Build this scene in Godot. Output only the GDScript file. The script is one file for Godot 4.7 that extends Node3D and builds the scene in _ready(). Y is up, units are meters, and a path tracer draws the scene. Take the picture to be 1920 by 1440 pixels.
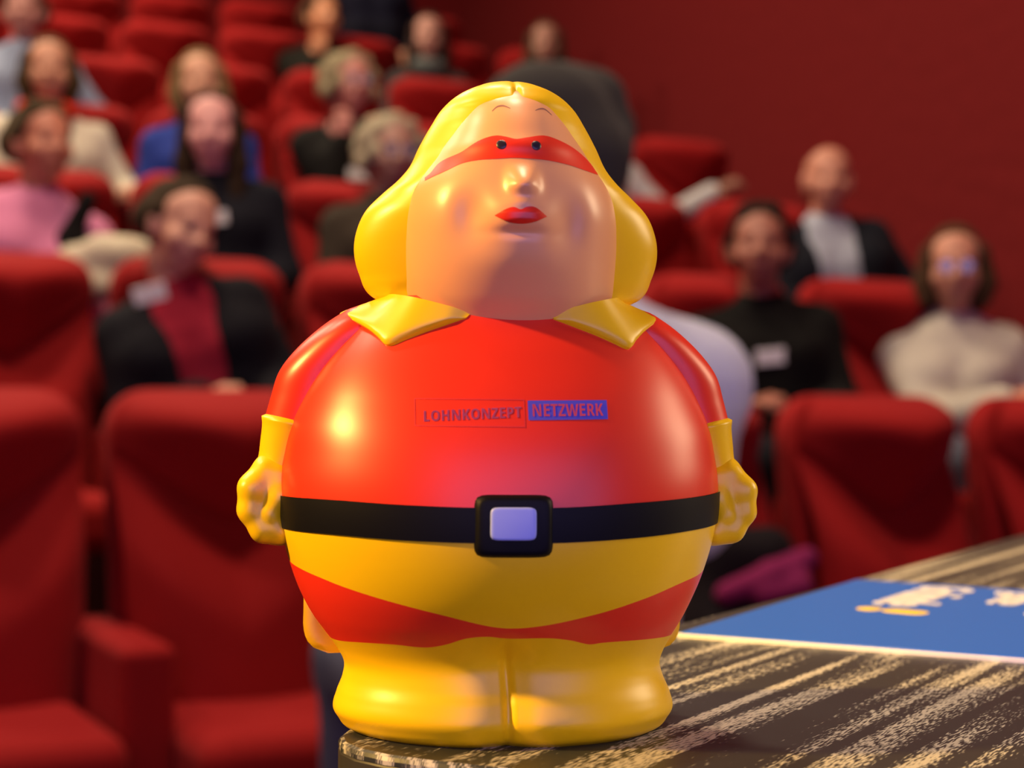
extends Node3D

# ------------------------------------------------------------------ layout of the place (metres, y up)
const CAM_Y := 1.16                      # lens height above the stage floor
const TABLE_Y := 1.1005                  # counter top
const UNIT := 0.29 / 3118.0             # modelling unit of the squeeze figure (about a tenth of a millimetre)
const FIGURE_AT := Vector3(-0.0020, TABLE_Y, -0.29)
const ROW_U := Vector3(0.954, 0.0, -0.301)     # along a seat row, to the right
const ROW_N := Vector3(-0.301, 0.0, -0.954)    # up the hall, away from the stage
const ROW_STEP := 1.2
const PITCH := 0.58
const ROW_ZERO := Vector3(-0.952, 0.0, -3.83)
const SEAT_YAW := 28.0
var floors := [0.0, 0.40, 0.80, 1.24, 1.68, 2.13, 2.57]
var row_shift := [0.0, 0.16, 0.42, 0.7, 0.1, 0.78, 0.05]
var ordinals := ["first", "second", "third", "fourth", "fifth", "sixth", "seventh", "eighth", "ninth", "tenth", "eleventh", "twelfth", "thirteenth", "fourteenth"]
var row_words := ["front row", "second row", "third row", "fourth row", "fifth row", "sixth row", "seventh row"]
var taken := {}
var M := {}


func _ready() -> void:
	# camera, about a 52 mm lens, level but rolled a little, focused on the figure
	var cam := Camera3D.new()
	cam.name = "camera"
	add_child(cam)
	cam.position = Vector3(0, CAM_Y, 0)
	cam.rotation_degrees.z = 0.6
	var lens := CameraAttributesPhysical.new()
	lens.frustum_focal_length = 51.97
	lens.frustum_focus_distance = 0.288
	lens.exposure_aperture = 17.5
	lens.frustum_near = 0.02
	lens.frustum_far = 60.0
	cam.attributes = lens
	cam.fov = 26.0
	cam.current = true
	var env := Environment.new()
	env.background_mode = Environment.BG_COLOR
	env.background_color = Color(0, 0, 0)
	env.tonemap_mode = Environment.TONE_MAPPER_LINEAR
	env.tonemap_exposure = 1.0
	env.sdfgi_enabled = true
	env.ssao_enabled = true
	env.ssil_enabled = true
	var we := WorldEnvironment.new()
	we.name = "environment"
	we.environment = env
	add_child(we)
	make_materials()
	build_lights()
	build_hall()
	build_counter()
	build_figure()
	build_card()
	build_seats()
	build_people()
	build_belongings()


# ------------------------------------------------------------------ lights
func build_lights() -> void:
	# warm stage spot on a stand, out of frame to the left of the counter
	var spot_at := FIGURE_AT + Vector3(0, 0.06, 0) + Vector3(-0.84, 0.50, 0.17).normalized() * 2.4
	stage_spot(spot_at, FIGURE_AT + Vector3(0, 0.06, 0), Color(1.0, 0.79, 0.42), 11.5)
	# cinema screen behind the camera, showing a pale blue picture
	glow_panel("projection_screen", "wide cinema screen glowing pale blue, facing the toy figure and the seats", "screen", Vector3(0.75, 1.75, 2.3), Vector3(0.0, 1.35, -1.5), Vector2(3.6, 2.1), Color(0.66, 0.60, 1.0), 0.62, 0.55)
	# warm softbox on a pole to the right
	glow_panel("softbox_lamp", "square warm softbox lamp on a pole to the right of the counter", "lamp", FIGURE_AT + Vector3(0.90, 0.40, -0.24).normalized() * 2.0, FIGURE_AT + Vector3(0, 0.06, 0), Vector2(0.62, 0.75), Color(1.0, 0.88, 0.70), 3.6, 1.8, true)
	# ceiling lights over the audience
	var spots := [Vector2(-3.4, 0.6), Vector2(-3.4, 4.4), Vector2(-3.4, 8.2), Vector2(0.4, 1.6), Vector2(0.0, 6.0), Vector2(1.0, -0.9)]
	for i in spots.size():
		var p: Vector3 = ROW_U * spots[i].x + ROW_N * (3.0 + spots[i].y)
		p.y = 6.9
		glow_panel("ceiling_light", "square warm white ceiling light, %s of six over the hall" % ordinals[i], "light", p, p + Vector3(0.001, -2, 0), Vector2(0.7, 0.7), Color(1.0, 0.88, 0.74), 32.0, 6.0)


func glow_panel(called: String, label: String, category: String, at: Vector3, towards: Vector3, size: Vector2, color: Color, energy: float, glow: float, pole := false) -> void:
	var t := thing(called, label, category, at)
	t.look_at_from_position(at, towards, Vector3.UP if absf((towards - at).normalized().y) < 0.95 else Vector3.BACK)
	var b := BoxMesh.new()
	b.size = Vector3(size.x + 0.08, size.y + 0.08, 0.06)
	var frame := part("housing", b, M.dark_metal, t)
	frame.position.z = 0.035
	var e := StandardMaterial3D.new()
	e.albedo_color = Color(0.8, 0.8, 0.8)
	e.emission_enabled = true
	e.emission = color
	e.emission_energy_multiplier = glow
	var q := BoxMesh.new()
	q.size = Vector3(size.x, size.y, 0.01)
	part("glowing_face", q, e, t)
	var l := AreaLight3D.new()
	l.name = "lamp"
	l.area_size = size
	l.light_color = color
	l.light_energy = energy
	l.area_normalize_energy = false
	l.shadow_enabled = true
	l.area_range = 30.0
	t.add_child(l, true)
	l.position.z = -0.012
	if pole:
		var c := CylinderMesh.new()
		c.top_radius = 0.018
		c.bottom_radius = 0.018
		c.height = at.y
		var stick := part("pole", c, M.dark_metal, t)
		stick.global_transform = Transform3D(Basis(), Vector3(at.x, at.y / 2, at.z) + t.basis.z * 0.09)


func stage_spot(at: Vector3, aim: Vector3, color: Color, energy: float) -> void:
	var t := thing("stage_spotlight", "black stage spotlight with a warm lens on a tall stand left of the counter", "spotlight", Vector3(at.x, 0, at.z))
	var h := Node3D.new()
	h.name = "lamp_head"
	t.add_child(h, true)
	h.look_at_from_position(at, aim)
	h.position = Vector3(0, at.y, 0)
	var can := CylinderMesh.new()
	can.top_radius = 0.11
	can.bottom_radius = 0.09
	can.height = 0.3
	var c := part("housing", can, M.dark_metal, h)
	c.rotation_degrees.x = -90
	c.position.z = 0.16
	var disc := CylinderMesh.new()
	disc.top_radius = 0.085
	disc.bottom_radius = 0.085
	disc.height = 0.01
	var e := StandardMaterial3D.new()
	e.albedo_color = Color(0.8, 0.8, 0.8)
	e.emission_enabled = true
	e.emission = color
	e.emission_energy_multiplier = 40.0
	var d := part("glowing_lens", disc, e, h)
	d.rotation_degrees.x = -90
	d.position.z = 0.0
	var s := SpotLight3D.new()
	s.name = "lamp"
	h.add_child(s, true)
	s.position.z = -0.02
	s.spot_angle = 20.0
	s.spot_angle_attenuation = 0.6
	s.spot_range = 30.0
	s.spot_attenuation = 2.0
	s.light_color = color
	s.light_energy = energy
	s.light_size = 0.075
	s.shadow_enabled = true
	var pole := CylinderMesh.new()
	pole.top_radius = 0.02
	pole.bottom_radius = 0.02
	pole.height = at.y - 0.05
	part("pole", pole, M.dark_metal, t).position = Vector3(0, at.y / 2 - 0.02, 0.09)
	var base := CylinderMesh.new()
	base.top_radius = 0.2
	base.bottom_radius = 0.24
	base.height = 0.04
	part("base", base, M.dark_metal, t).position = Vector3(0, 0.02, 0.09)


# ------------------------------------------------------------------ materials
func paint(c: Color, rough := 0.34) -> StandardMaterial3D:
	var m := StandardMaterial3D.new()
	m.albedo_color = c
	m.roughness = rough
	return m


func cloth(c: Color, sheen := 0.25) -> StandardMaterial3D:
	var m := paint(c, 0.9)
	m.rim_enabled = true
	m.rim = sheen
	m.rim_tint = 0.7
	m.metallic_specular = 0.3
	return m


func noise_texture(freq: float, size: int, octaves: int, salt: int, normal := false) -> NoiseTexture2D:
	var n := FastNoiseLite.new()
	n.seed = salt
	n.frequency = freq
	n.fractal_octaves = octaves
	var t := NoiseTexture2D.new()
	t.width = size
	t.height = size
	t.seamless = true
	t.noise = n
	t.as_normal_map = normal
	return t


func make_materials() -> void:
	M.red = paint(Color8(238, 52, 26))
	M.yellow = paint(Color8(250, 204, 10))
	M.skin = paint(Color8(238, 170, 106))
	M.black = paint(Color8(13, 13, 16), 0.5)
	M.black.metallic_specular = 0.25
	M.plate = paint(Color8(160, 176, 236), 0.45)
	M.lips = paint(Color8(222, 44, 22))
	M.eye = paint(Color8(38, 26, 40))
	M.brow = paint(Color8(150, 104, 84))
	M.print_faint = paint(Color8(222, 58, 52))
	M.print_blue = paint(Color8(88, 84, 190))
	M.dark_metal = paint(Color8(30, 30, 32), 0.5)
	M.seat = cloth(Color8(150, 20, 22), 0.5)
	M.seat.roughness = 0.85
	M.seat.normal_enabled = true
	M.seat.normal_texture = noise_texture(0.08, 256, 3, 5, true)
	M.seat.normal_scale = 0.25
	M.seat.uv1_triplanar = true
	M.seat.uv1_scale = Vector3(6, 6, 6)
	M.seat_shell = paint(Color8(30, 22, 24), 0.6)
	M.carpet = cloth(Color8(60, 16, 18), 0.1)
	M.wall = cloth(Color8(118, 24, 28), 0.15)
	M.wall.normal_enabled = true
	M.wall.normal_texture = noise_texture(0.02, 512, 4, 9, true)
	M.wall.normal_scale = 0.3
	M.wall.uv1_triplanar = true
	M.wall.uv1_scale = Vector3(0.8, 0.8, 0.8)
	M.ceiling = paint(Color8(40, 34, 36), 0.9)
	M.wood = wood_material()
	M.wood_edge = paint(Color8(50, 48, 44), 0.45)


func wood_material() -> StandardMaterial3D:
	# black stained open-pored veneer, pale lime in the pores; u runs along the grain
	var w := 1024
	var h := 2048
	var broad := FastNoiseLite.new()
	broad.seed = 11
	broad.frequency = 0.0105
	broad.fractal_octaves = 3
	broad.domain_warp_enabled = true
	broad.domain_warp_amplitude = 24.0
	broad.domain_warp_frequency = 0.008
	var fine := FastNoiseLite.new()
	fine.seed = 23
	fine.frequency = 0.17
	fine.fractal_octaves = 2
	var a: Image = broad.get_seamless_image(150, 2048)
	a.resize(w, h, Image.INTERPOLATE_CUBIC)
	a.convert(Image.FORMAT_L8)
	var b: Image = fine.get_seamless_image(w, h)
	b.convert(Image.FORMAT_L8)
	var pa := a.get_data()
	var pb := b.get_data()
	var out := PackedByteArray()
	out.resize(w * h * 3)
	var relief := PackedByteArray()
	relief.resize(w * h)
	for i in w * h:
		var band := (pa[i] - 128) * 0.024
		var pore := (pb[i] - 128) * 0.020
		var k := clampf((band + pore - 0.52) * 2.2, 0.0, 1.0)
		relief[i] = int(110 + 120 * k)
		out[i * 3] = int(lerpf(42, 190, k))
		out[i * 3 + 1] = int(lerpf(45, 184, k))
		out[i * 3 + 2] = int(lerpf(46, 164, k))
	var m := StandardMaterial3D.new()
	m.albedo_texture = ImageTexture.create_from_image(Image.create_from_data(w, h, false, Image.FORMAT_RGB8, out))
	m.roughness = 0.40
	m.heightmap_enabled = true
	m.heightmap_texture = ImageTexture.create_from_image(Image.create_from_data(w, h, false, Image.FORMAT_L8, relief))
	m.heightmap_scale = 0.006
	return m


# ------------------------------------------------------------------ naming and nodes
func numbered(called: String) -> String:
	var n: int = taken.get(called, 0)
	taken[called] = n + 1
	return called if n == 0 else "%s_%03d" % [called, n]


func tag(o: Node3D, label: String, category: String, group := "") -> void:
	o.set_meta("label", label)
	o.set_meta("category", category)
	if group:
		o.set_meta("group", group)


func thing(called: String, label: String, category: String, at := Vector3.ZERO, turn := 0.0, group := "") -> Node3D:
	var o := Node3D.new()
	o.name = numbered(called)
	add_child(o)
	o.position = at
	o.rotation_degrees.y = turn
	tag(o, label, category, group)
	return o


func part(called: String, mesh: Mesh, material: Material, parent: Node, label := "") -> MeshInstance3D:
	var o := MeshInstance3D.new()
	o.name = called
	o.mesh = mesh
	o.material_override = material
	if label:
		o.set_meta("label", label)
	parent.add_child(o, true)
	return o


func structure(called: String, mesh: Mesh, material: Material, xform: Transform3D) -> MeshInstance3D:
	var o := part(numbered(called), mesh, material, self)
	o.set_meta("kind", "structure")
	o.transform = xform
	return o


# ------------------------------------------------------------------ mesh helpers
class Shape:
	var pos := PackedVector3Array()
	var nor := PackedVector3Array()
	var uv := PackedVector2Array()
	var idx := PackedInt32Array()

	func add(other: Shape) -> void:
		var first := pos.size()
		pos.append_array(other.pos)
		nor.append_array(other.nor)
		uv.append_array(other.uv)
		for i in other.idx:
			idx.append(i + first)

	func mesh() -> ArrayMesh:
		var a := []
		a.resize(Mesh.ARRAY_MAX)
		a[Mesh.ARRAY_VERTEX] = pos
		a[Mesh.ARRAY_NORMAL] = nor
		if uv.size() == pos.size():
			a[Mesh.ARRAY_TEX_UV] = uv
		a[Mesh.ARRAY_INDEX] = idx
		var m := ArrayMesh.new()
		m.add_surface_from_arrays(Mesh.PRIMITIVE_TRIANGLES, a)
		return m

	func tri(a: int, b: int, c: int) -> void:   # winds clockwise against the normals
		var g := (pos[b] - pos[a]).cross(pos[c] - pos[a])
		if g.dot(nor[a] + nor[b] + nor[c]) > 0.0:
			idx.append_array([a, c, b])
		else:
			idx.append_array([a, b, c])

	func mirrored() -> Shape:
		var s := Shape.new()
		for i in pos.size():
			s.pos.append(pos[i] * Vector3(-1, 1, 1))
			s.nor.append(nor[i] * Vector3(-1, 1, 1))
		for i in range(0, idx.size(), 3):
			s.idx.append_array([idx[i], idx[i + 2], idx[i + 1]])
		return s


func grid(nu: int, nv: int, f: Callable, closed_u := false, out_sign := 0.0) -> Shape:
	# f(u, v) with u, v in 0..1 gives a point; normals come from neighbours
	var s := Shape.new()
	var w := nu + 1
	for j in nv + 1:
		for i in nu + 1:
			s.pos.append(f.call(float(i) / nu, float(j) / nv))
	s.nor.resize(s.pos.size())
	var mid := Vector3.ZERO
	for p in s.pos:
		mid += p
	mid /= s.pos.size()
	var agree := 0.0
	for j in nv + 1:
		for i in nu + 1:
			var i0 := i - 1
			var i1 := i + 1
			if closed_u:
				i0 = nu - 1 if i == 0 else i0
				i1 = 1 if i == nu else i1
			else:
				i0 = maxi(i0, 0)
				i1 = mini(i1, nu)
			var du := s.pos[j * w + i1] - s.pos[j * w + i0]
			var dv := s.pos[mini(j + 1, nv) * w + i] - s.pos[maxi(j - 1, 0) * w + i]
			if du.length_squared() < 1e-16:      # a pole: borrow the ring beside it
				var jj := 1 if j == 0 else nv - 1
				du = s.pos[jj * w + i1] - s.pos[jj * w + i0]
			var n := du.normalized().cross(dv.normalized()).normalized()
			s.nor[j * w + i] = n
			agree += n.dot(s.pos[j * w + i] - mid)
	if (out_sign == 0.0 and agree < 0.0) or out_sign < 0.0:
		for i in s.nor.size():
			s.nor[i] = -s.nor[i]
	for j in nv:
		for i in nu:
			var a := j * w + i
			s.tri(a, a + 1, a + w + 1)
			s.tri(a, a + w + 1, a + w)
	return s


class Table:
	var xs := PackedFloat32Array()
	var ys := PackedFloat32Array()
	var ms := PackedFloat32Array()

	func _init(pairs: Array) -> void:
		for i in range(0, pairs.size(), 2):
			xs.append(pairs[i])
			ys.append(pairs[i + 1])
		var n := xs.size()
		for i in n:
			var d0 := (ys[i] - ys[i - 1]) / (xs[i] - xs[i - 1]) if i > 0 else 0.0
			var d1 := (ys[i + 1] - ys[i]) / (xs[i + 1] - xs[i]) if i < n - 1 else 0.0
			ms.append((d0 + d1) / 2 if i > 0 and i < n - 1 else d0 + d1)

	func at(t: float) -> float:
		var n := xs.size()
		if t <= xs[0]:
			return ys[0]
		if t >= xs[n - 1]:
			return ys[n - 1]
		var i := xs.bsearch(t, false) - 1
		var h := xs[i + 1] - xs[i]
		var u := (t - xs[i]) / h
		var u2 := u * u
		var u3 := u2 * u
		return (2 * u3 - 3 * u2 + 1) * ys[i] + (u3 - 2 * u2 + u) * h * ms[i] + (3 * u2 - 2 * u3) * ys[i + 1] + (u3 - u2) * h * ms[i + 1]


func soft_box(size: Vector3, r: float) -> ArrayMesh:
	# a box with rounded edges
	var s := Shape.new()
	var full := size / 2
	var core := full - Vector3(r, r, r)
	for side in 6:
		var ax := side / 2
		var ux := (ax + 1) % 3
		var vx := (ax + 2) % 3
		var first := s.pos.size()
		for j in 6:
			for i in 6:
				var p := Vector3.ZERO
				p[ax] = full[ax] if side % 2 == 0 else -full[ax]
				p[ux] = soft_tick(i, full[ux], r)
				p[vx] = soft_tick(j, full[vx], r)
				var inner := p.clamp(-core, core)
				var dir := (p - inner).normalized()
				s.pos.append(inner + dir * r)
				s.nor.append(dir)
		for j in 5:
			for i in 5:
				var a := first + j * 6 + i
				s.tri(a, a + 1, a + 7)
				s.tri(a, a + 7, a + 6)
	return s.mesh()


func soft_tick(i: int, full: float, r: float) -> float:
	var t: float = [full, full - 0.586 * r, full - r][i if i < 3 else 5 - i]
	return -t if i < 3 else t


# capsules joined with a smooth minimum, meshed as surface nets.
# bones: eight floats each (end, end, radius, radius)
func nets(bones: PackedFloat32Array, k: float, cell: float) -> Shape:
	var s := Shape.new()
	var count := bones.size() / 8
	var lo := Vector3(1e9, 1e9, 1e9)
	var hi := -lo
	for b in count:
		var o := b * 8
		var ra := bones[o + 6]
		var rb := bones[o + 7]
		var a := Vector3(bones[o], bones[o + 1], bones[o + 2])
		var c := Vector3(bones[o + 3], bones[o + 4], bones[o + 5])
		lo = lo.min(a - Vector3(ra, ra, ra)).min(c - Vector3(rb, rb, rb))
		hi = hi.max(a + Vector3(ra, ra, ra)).max(c + Vector3(rb, rb, rb))
	var pad := Vector3.ONE * (cell * 2.5 + k * 0.3)
	lo -= pad
	hi += pad
	var nx := (int((hi.x - lo.x) / cell) / 4 + 1) * 4 + 1
	var ny := (int((hi.y - lo.y) / cell) / 4 + 1) * 4 + 1
	var nz := (int((hi.z - lo.z) / cell) / 4 + 1) * 4 + 1
	var val := PackedFloat32Array()
	val.resize(nx * ny * nz)
	val.fill(1e3)
	var live := []
	var reach := cell * 2 * 1.7321 + cell * 1.5
	for bz in range(0, nz - 1, 4):
		for by in range(0, ny - 1, 4):
			for bx in range(0, nx - 1, 4):
				var mid := lo + Vector3(bx + 2, by + 2, bz + 2) * cell
				var near := PackedInt32Array()
				var least := 1e9
				for b in count:
					var d := capsule(bones, b * 8, mid)
					if d < reach + k:
						near.append(b * 8)
					least = minf(least, d)
				if least > reach + k * 0.5 or near.is_empty():
					continue
				var inside := least < -reach
				if not inside:
					live.append(Vector3i(bx, by, bz))
				for z in range(bz, bz + 5):
					for y in range(by, by + 5):
						var at := (z * ny + y) * nx
						for x in range(bx, bx + 5):
							if inside:
								if val[at + x] > 999.0:
									val[at + x] = -1.0
								continue
							var p := lo + Vector3(x, y, z) * cell
							var d := 1e3
							for o in near:
								var e := capsule(bones, o, p)
								var h := k - absf(d - e)
								d = minf(d, e) - (h * h / (4.0 * k) if h > 0.0 else 0.0)
							val[at + x] = d
	var sx := 1
	var sy := nx
	var sz := nx * ny
	var corner := [0, sx, sy, sx + sy, sz, sx + sz, sy + sz, sx + sy + sz]
	var edges := [[0, 1], [2, 3], [4, 5], [6, 7], [0, 2], [1, 3], [4, 6], [5, 7], [0, 4], [1, 5], [2, 6], [3, 7]]
	var made := {}
	for blk in live:
		for z in range(blk.z, mini(blk.z + 4, nz - 1)):
			for y in range(blk.y, mini(blk.y + 4, ny - 1)):
				for x in range(blk.x, mini(blk.x + 4, nx - 1)):
					var at := (z * ny + y) * nx + x
					var v := [val[at], val[at + 1], val[at + sy], val[at + sy + 1], val[at + sz], val[at + sz + 1], val[at + sz + sy], val[at + sz + sy + 1]]
					var low: float = v.min()
					if low >= 0.0 or v.max() < 0.0:
						continue
					var sum := Vector3.ZERO
					var n := 0
					for e in edges:
						var a: float = v[e[0]]
						var b: float = v[e[1]]
						if (a < 0.0) != (b < 0.0):
							var t := a / (a - b)
							var pa := Vector3(e[0] & 1, (e[0] >> 1) & 1, e[0] >> 2)
							var pb := Vector3(e[1] & 1, (e[1] >> 1) & 1, e[1] >> 2)
							sum += pa.lerp(pb, t)
							n += 1
					var g := Vector3(v[1] + v[3] + v[5] + v[7] - v[0] - v[2] - v[4] - v[6], v[2] + v[3] + v[6] + v[7] - v[0] - v[1] - v[4] - v[5], v[4] + v[5] + v[6] + v[7] - v[0] - v[1] - v[2] - v[3])
					made[at] = s.pos.size()
					s.pos.append(lo + (Vector3(x, y, z) + sum / n) * cell)
					s.nor.append(g.normalized())
	for at in made:
		var inside: bool = val[at] < 0.0
		for q in [[sx, sy, sz], [sy, sx, sz], [sz, sx, sy]]:
			if (val[at + q[0]] < 0.0) != inside:
				var a: int = made[at]
				var b: int = made.get(at - q[1], -1)
				var c: int = made.get(at - q[1] - q[2], -1)
				var d: int = made.get(at - q[2], -1)
				if b >= 0 and c >= 0 and d >= 0:
					s.tri(a, b, c)
					s.tri(a, c, d)
	return s


func capsule(b: PackedFloat32Array, o: int, p: Vector3) -> float:
	var a := Vector3(b[o], b[o + 1], b[o + 2])
	var ab := Vector3(b[o + 3], b[o + 4], b[o + 5]) - a
	var ap := p - a
	var t := clampf(ap.dot(ab) / maxf(ab.length_squared(), 1e-12), 0.0, 1.0)
	return (ap - ab * t).length() - lerpf(b[o + 6], b[o + 7], t)


func bone(list: PackedFloat32Array, a: Vector3, b: Vector3, ra: float, rb: float) -> void:
	list.append_array(PackedFloat32Array([a.x, a.y, a.z, b.x, b.y, b.z, ra, rb]))


# ------------------------------------------------------------------ the hall
func hall_basis() -> Basis:
	return Basis(ROW_U.normalized(), Vector3.UP, -ROW_N.normalized())


func slab(called: String, m: Material, u0: float, u1: float, y0: float, y1: float, n0: float, n1: float) -> void:
	var b := BoxMesh.new()
	b.size = Vector3(u1 - u0, y1 - y0, n1 - n0)
	var c := ROW_U.normalized() * ((u0 + u1) / 2) + ROW_N.normalized() * ((n0 + n1) / 2)
	c.y = (y0 + y1) / 2
	structure(called, b, m, Transform3D(hall_basis(), c))


func build_hall() -> void:
	var right := 3.98
	slab("floor", M.carpet, -7.0, right, -0.2, 0.0, -6.0, 14.2)
	slab("ceiling", M.ceiling, -7.2, right + 0.2, 7.2, 7.4, -6.2, 14.4)
	slab("wall_right", M.wall, right, right + 0.2, -0.2, 7.2, -6.2, 14.4)
	slab("wall_left", M.wall, -7.2, -7.0, -0.2, 7.2, -6.2, 14.4)
	slab("wall_back", M.wall, -7.2, right + 0.2, -0.2, 7.2, 14.2, 14.4)
	slab("wall_front", M.wall, -7.2, right + 0.2, -0.2, 7.2, -6.2, -6.0)
	for r in floors.size():
		var n0: float = 3.94 + ROW_STEP * r - 0.82
		var n1: float = n0 + ROW_STEP if r < floors.size() - 1 else 14.2
		slab("floor", M.carpet, -7.0, right, 0.0, floors[r], n0, n1)


# ------------------------------------------------------------------ the counter
func build_counter() -> void:
	var t := thing("bar_counter", "black wood grained counter with a rounded corner, under the superhero figure", "counter", Vector3(0.40, 0, -0.5))
	var edge := PackedVector2Array()
	# outline of the top seen from above (x, z): rounded corner under the figure, long back edge
	var corner := [Vector2(0.75, -0.02), Vector2(0.3, -0.158), Vector2(0.1, -0.219), Vector2(0.03, -0.2450), Vector2(0.0039, -0.2558), Vector2(-0.0043, -0.2583), Vector2(-0.0128, -0.2619), Vector2(-0.0198, -0.2657), Vector2(-0.0249, -0.2701), Vector2(-0.0276, -0.2748), Vector2(-0.0286, -0.2798), Vector2(-0.0276, -0.286), Vector2(-0.0255, -0.292), Vector2(0.008, -0.354), Vector2(0.0433, -0.4174), Vector2(0.0697, -0.4590), Vector2(0.1045, -0.5115), Vector2(0.2116, -0.6850), Vector2(0.42, -1.02), Vector2(1.05, -0.63)]
	for p in corner:
		edge.append(p)
	var at := t.position
	t.position.y = 0.0
	var grain := Vector2(0.53, -0.848).normalized()
	var across := Vector2(0.848, 0.53).normalized()
	part("counter_top", slab_from(edge, TABLE_Y, 0.0016, 0.0009, Vector3(at.x, 0, at.z), grain, across), M.wood, t)
	part("edge_band", slab_from(edge, TABLE_Y - 0.00165, 0.0325, 0.0004, Vector3(at.x, 0, at.z), grain, across), M.wood_edge, t, "dark edge band of the counter top")
	var inner := PackedVector2Array()
	var mid := Vector2(0.45, -0.45)
	for p in edge:
		inner.append(p.lerp(mid, 0.22))
	part("front_panel", slab_from(inner, TABLE_Y - 0.034, TABLE_Y - 0.034, 0.001, Vector3(at.x, 0, at.z), grain, across), M.wood, t)


func slab_from(edge: PackedVector2Array, top: float, thick: float, chamfer: float, origin: Vector3, grain: Vector2, across: Vector2) -> ArrayMesh:
	var s := Shape.new()
	var n := edge.size()
	var area := 0.0
	for i in n:
		area += edge[i].cross(edge[(i + 1) % n])
	var rings := [[0.0 + chamfer, top], [chamfer * 0.3, top - chamfer * 0.3], [0.0, top - chamfer], [0.0, top - thick]]
	# top face
	var inset: Array = []
	for ring in rings:
		var pts := PackedVector2Array()
		for i in n:
			var d := (edge[(i + 1) % n] - edge[i - 1]).normalized()
			var inward := Vector2(-d.y, d.x) * signf(area)
			pts.append(edge[i] + inward * ring[0])
		inset.append(pts)
	var lid: PackedInt32Array = Geometry2D.triangulate_polygon(inset[0])
	for q in [[0, top, Vector3.UP], [3, top - thick, Vector3.DOWN]]:
		var first := s.pos.size()
		for p in inset[q[0]]:
			s.pos.append(Vector3(p.x, q[1], p.y) - origin)
			s.nor.append(q[2])
			s.uv.append(Vector2(p.dot(grain) / 0.64, p.dot(across) / 0.17))
		for i in range(0, lid.size(), 3):
			s.tri(first + lid[i], first + lid[i + 1], first + lid[i + 2])
	for k in 3:
		var run := 0.0
		for i in n:
			var j := (i + 1) % n
			var a: Vector2 = inset[k][i]
			var b: Vector2 = inset[k][j]
			var c: Vector2 = inset[k + 1][i]
			var d: Vector2 = inset[k + 1][j]
			var first := s.pos.size()
			var len := a.distance_to(b)
			for e in [[a, rings[k][1], i, 0.0, 0.0], [b, rings[k][1], j, len, 0.0], [c, rings[k + 1][1], i, 0.0, 1.0], [d, rings[k + 1][1], j, len, 1.0]]:
				var p: Vector2 = e[0]
				s.pos.append(Vector3(p.x, e[1], p.y) - origin)
				var m: int = e[2]
				var dd := (edge[(m + 1) % n] - edge[m - 1]).normalized()
				var out := -Vector2(-dd.y, dd.x) * signf(area)
				var tilt: float = [0.9, 0.4, 0.0][k]
				s.nor.append(Vector3(out.x, tilt, out.y).normalized())
				s.uv.append(Vector2(e[1] / 0.64 + 0.2, (run + e[3]) / 0.06))
			run += len
			s.tri(first, first + 1, first + 3)
			s.tri(first, first + 3, first + 2)
	return s.mesh()


# ------------------------------------------------------------------ the squeeze figure
# local units: x to its left hand (picture right), y up from its soles, z to the front
var BW: Table
var BF: Table
var FW: Table
var FD: Table
var HW: Table
var HF: Table
var HB: Table


func body_point(deg: float, y: float, lift := 0.0) -> Vector3:
	var a := deg_to_rad(deg)
	var w := BW.at(y)
	var f := BF.at(y)
	var d := f if cos(a) > 0.0 else f * 0.82
	var x := w * sin(a)
	var z := d * cos(a)
	if lift != 0.0:
		var n := Vector2(sin(a) / w, cos(a) / d).normalized() * lift
		x += n.x
		z += n.y
	if cos(a) > 0.0 and y < 215.0:
		var k := smoothstep(215.0, 150.0, y)
		var q := x + 12.0
		z -= k * (9.0 * exp(-q * q / 50.0) + 20.0 * exp(-q * q / 1800.0))
	return Vector3(x + 12.0 * smoothstep(260.0, 60.0, y), y, z) * UNIT


func body_front(x: float, y: float, lift := 0.0) -> Vector3:
	var w := BW.at(y)
	var z := BF.at(y) * sqrt(maxf(0.0, 1.0 - x * x / (w * w)))
	return Vector3(x, y, z + lift) * UNIT


func bump(x: float, y: float, cx: float, cy: float, sx: float, sy: float) -> float:
	var a := (x - cx) / sx
	var b := (y - cy) / sy
	return exp(-(a * a + b * b))


func face_relief(x: float, y: float) -> float:
	var z := 0.0
	var a := (x - 10.0) / 27.0
	var b := (y - 988.0) / (19.0 if y < 988.0 else 28.0)
	z += 25.0 * exp(-(a * a * a * a * 0.5 + a * a * 0.5 + b * b))       # nose
	z += 20.0 * bump(x, y, 5, 934, 72, 44)                              # muzzle
	z += 4.0 * bump(x, y, 5, 954, 24, 10)
	z -= 7.0 * bump(x, y, 6, 903, 46, 10)                               # crease under the lip
	z -= 14.0 * bump(x, y, -78, 934, 32, 42)                            # smile folds
	z -= 14.0 * bump(x, y, 92, 920, 32, 44)
	z += 8.0 * bump(x, y, -128, 950, 44, 60)
	z += 8.0 * bump(x, y, 138, 950, 44, 60)
	z += 7.0 * bump(x, y, 5, 860, 80, 34)                               # chin
	z += 5.0 * bump(x, y, 5, 1062, 100, 16)                             # brow under the mask
	return z


func face_front(x: float, y: float, lift := 0.0) -> Vector3:
	var w := FW.at(y)
	var q := x - 5.0
	var z := FD.at(y) * sqrt(maxf(0.0, 1.0 - q * q / (w * w)))
	return Vector3(x, y, z + face_relief(x, y) + lift) * UNIT


func face_point(deg: float, y: float) -> Vector3:
	var a := deg_to_rad(deg)
	var x := 5.0 + FW.at(y) * sin(a)
	var z := FD.at(y) * cos(a)
	if cos(a) > 0.0:
		z += face_relief(x, y) * minf(1.0, cos(a) * 4.0)
	return Vector3(x, y, z) * UNIT


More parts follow.
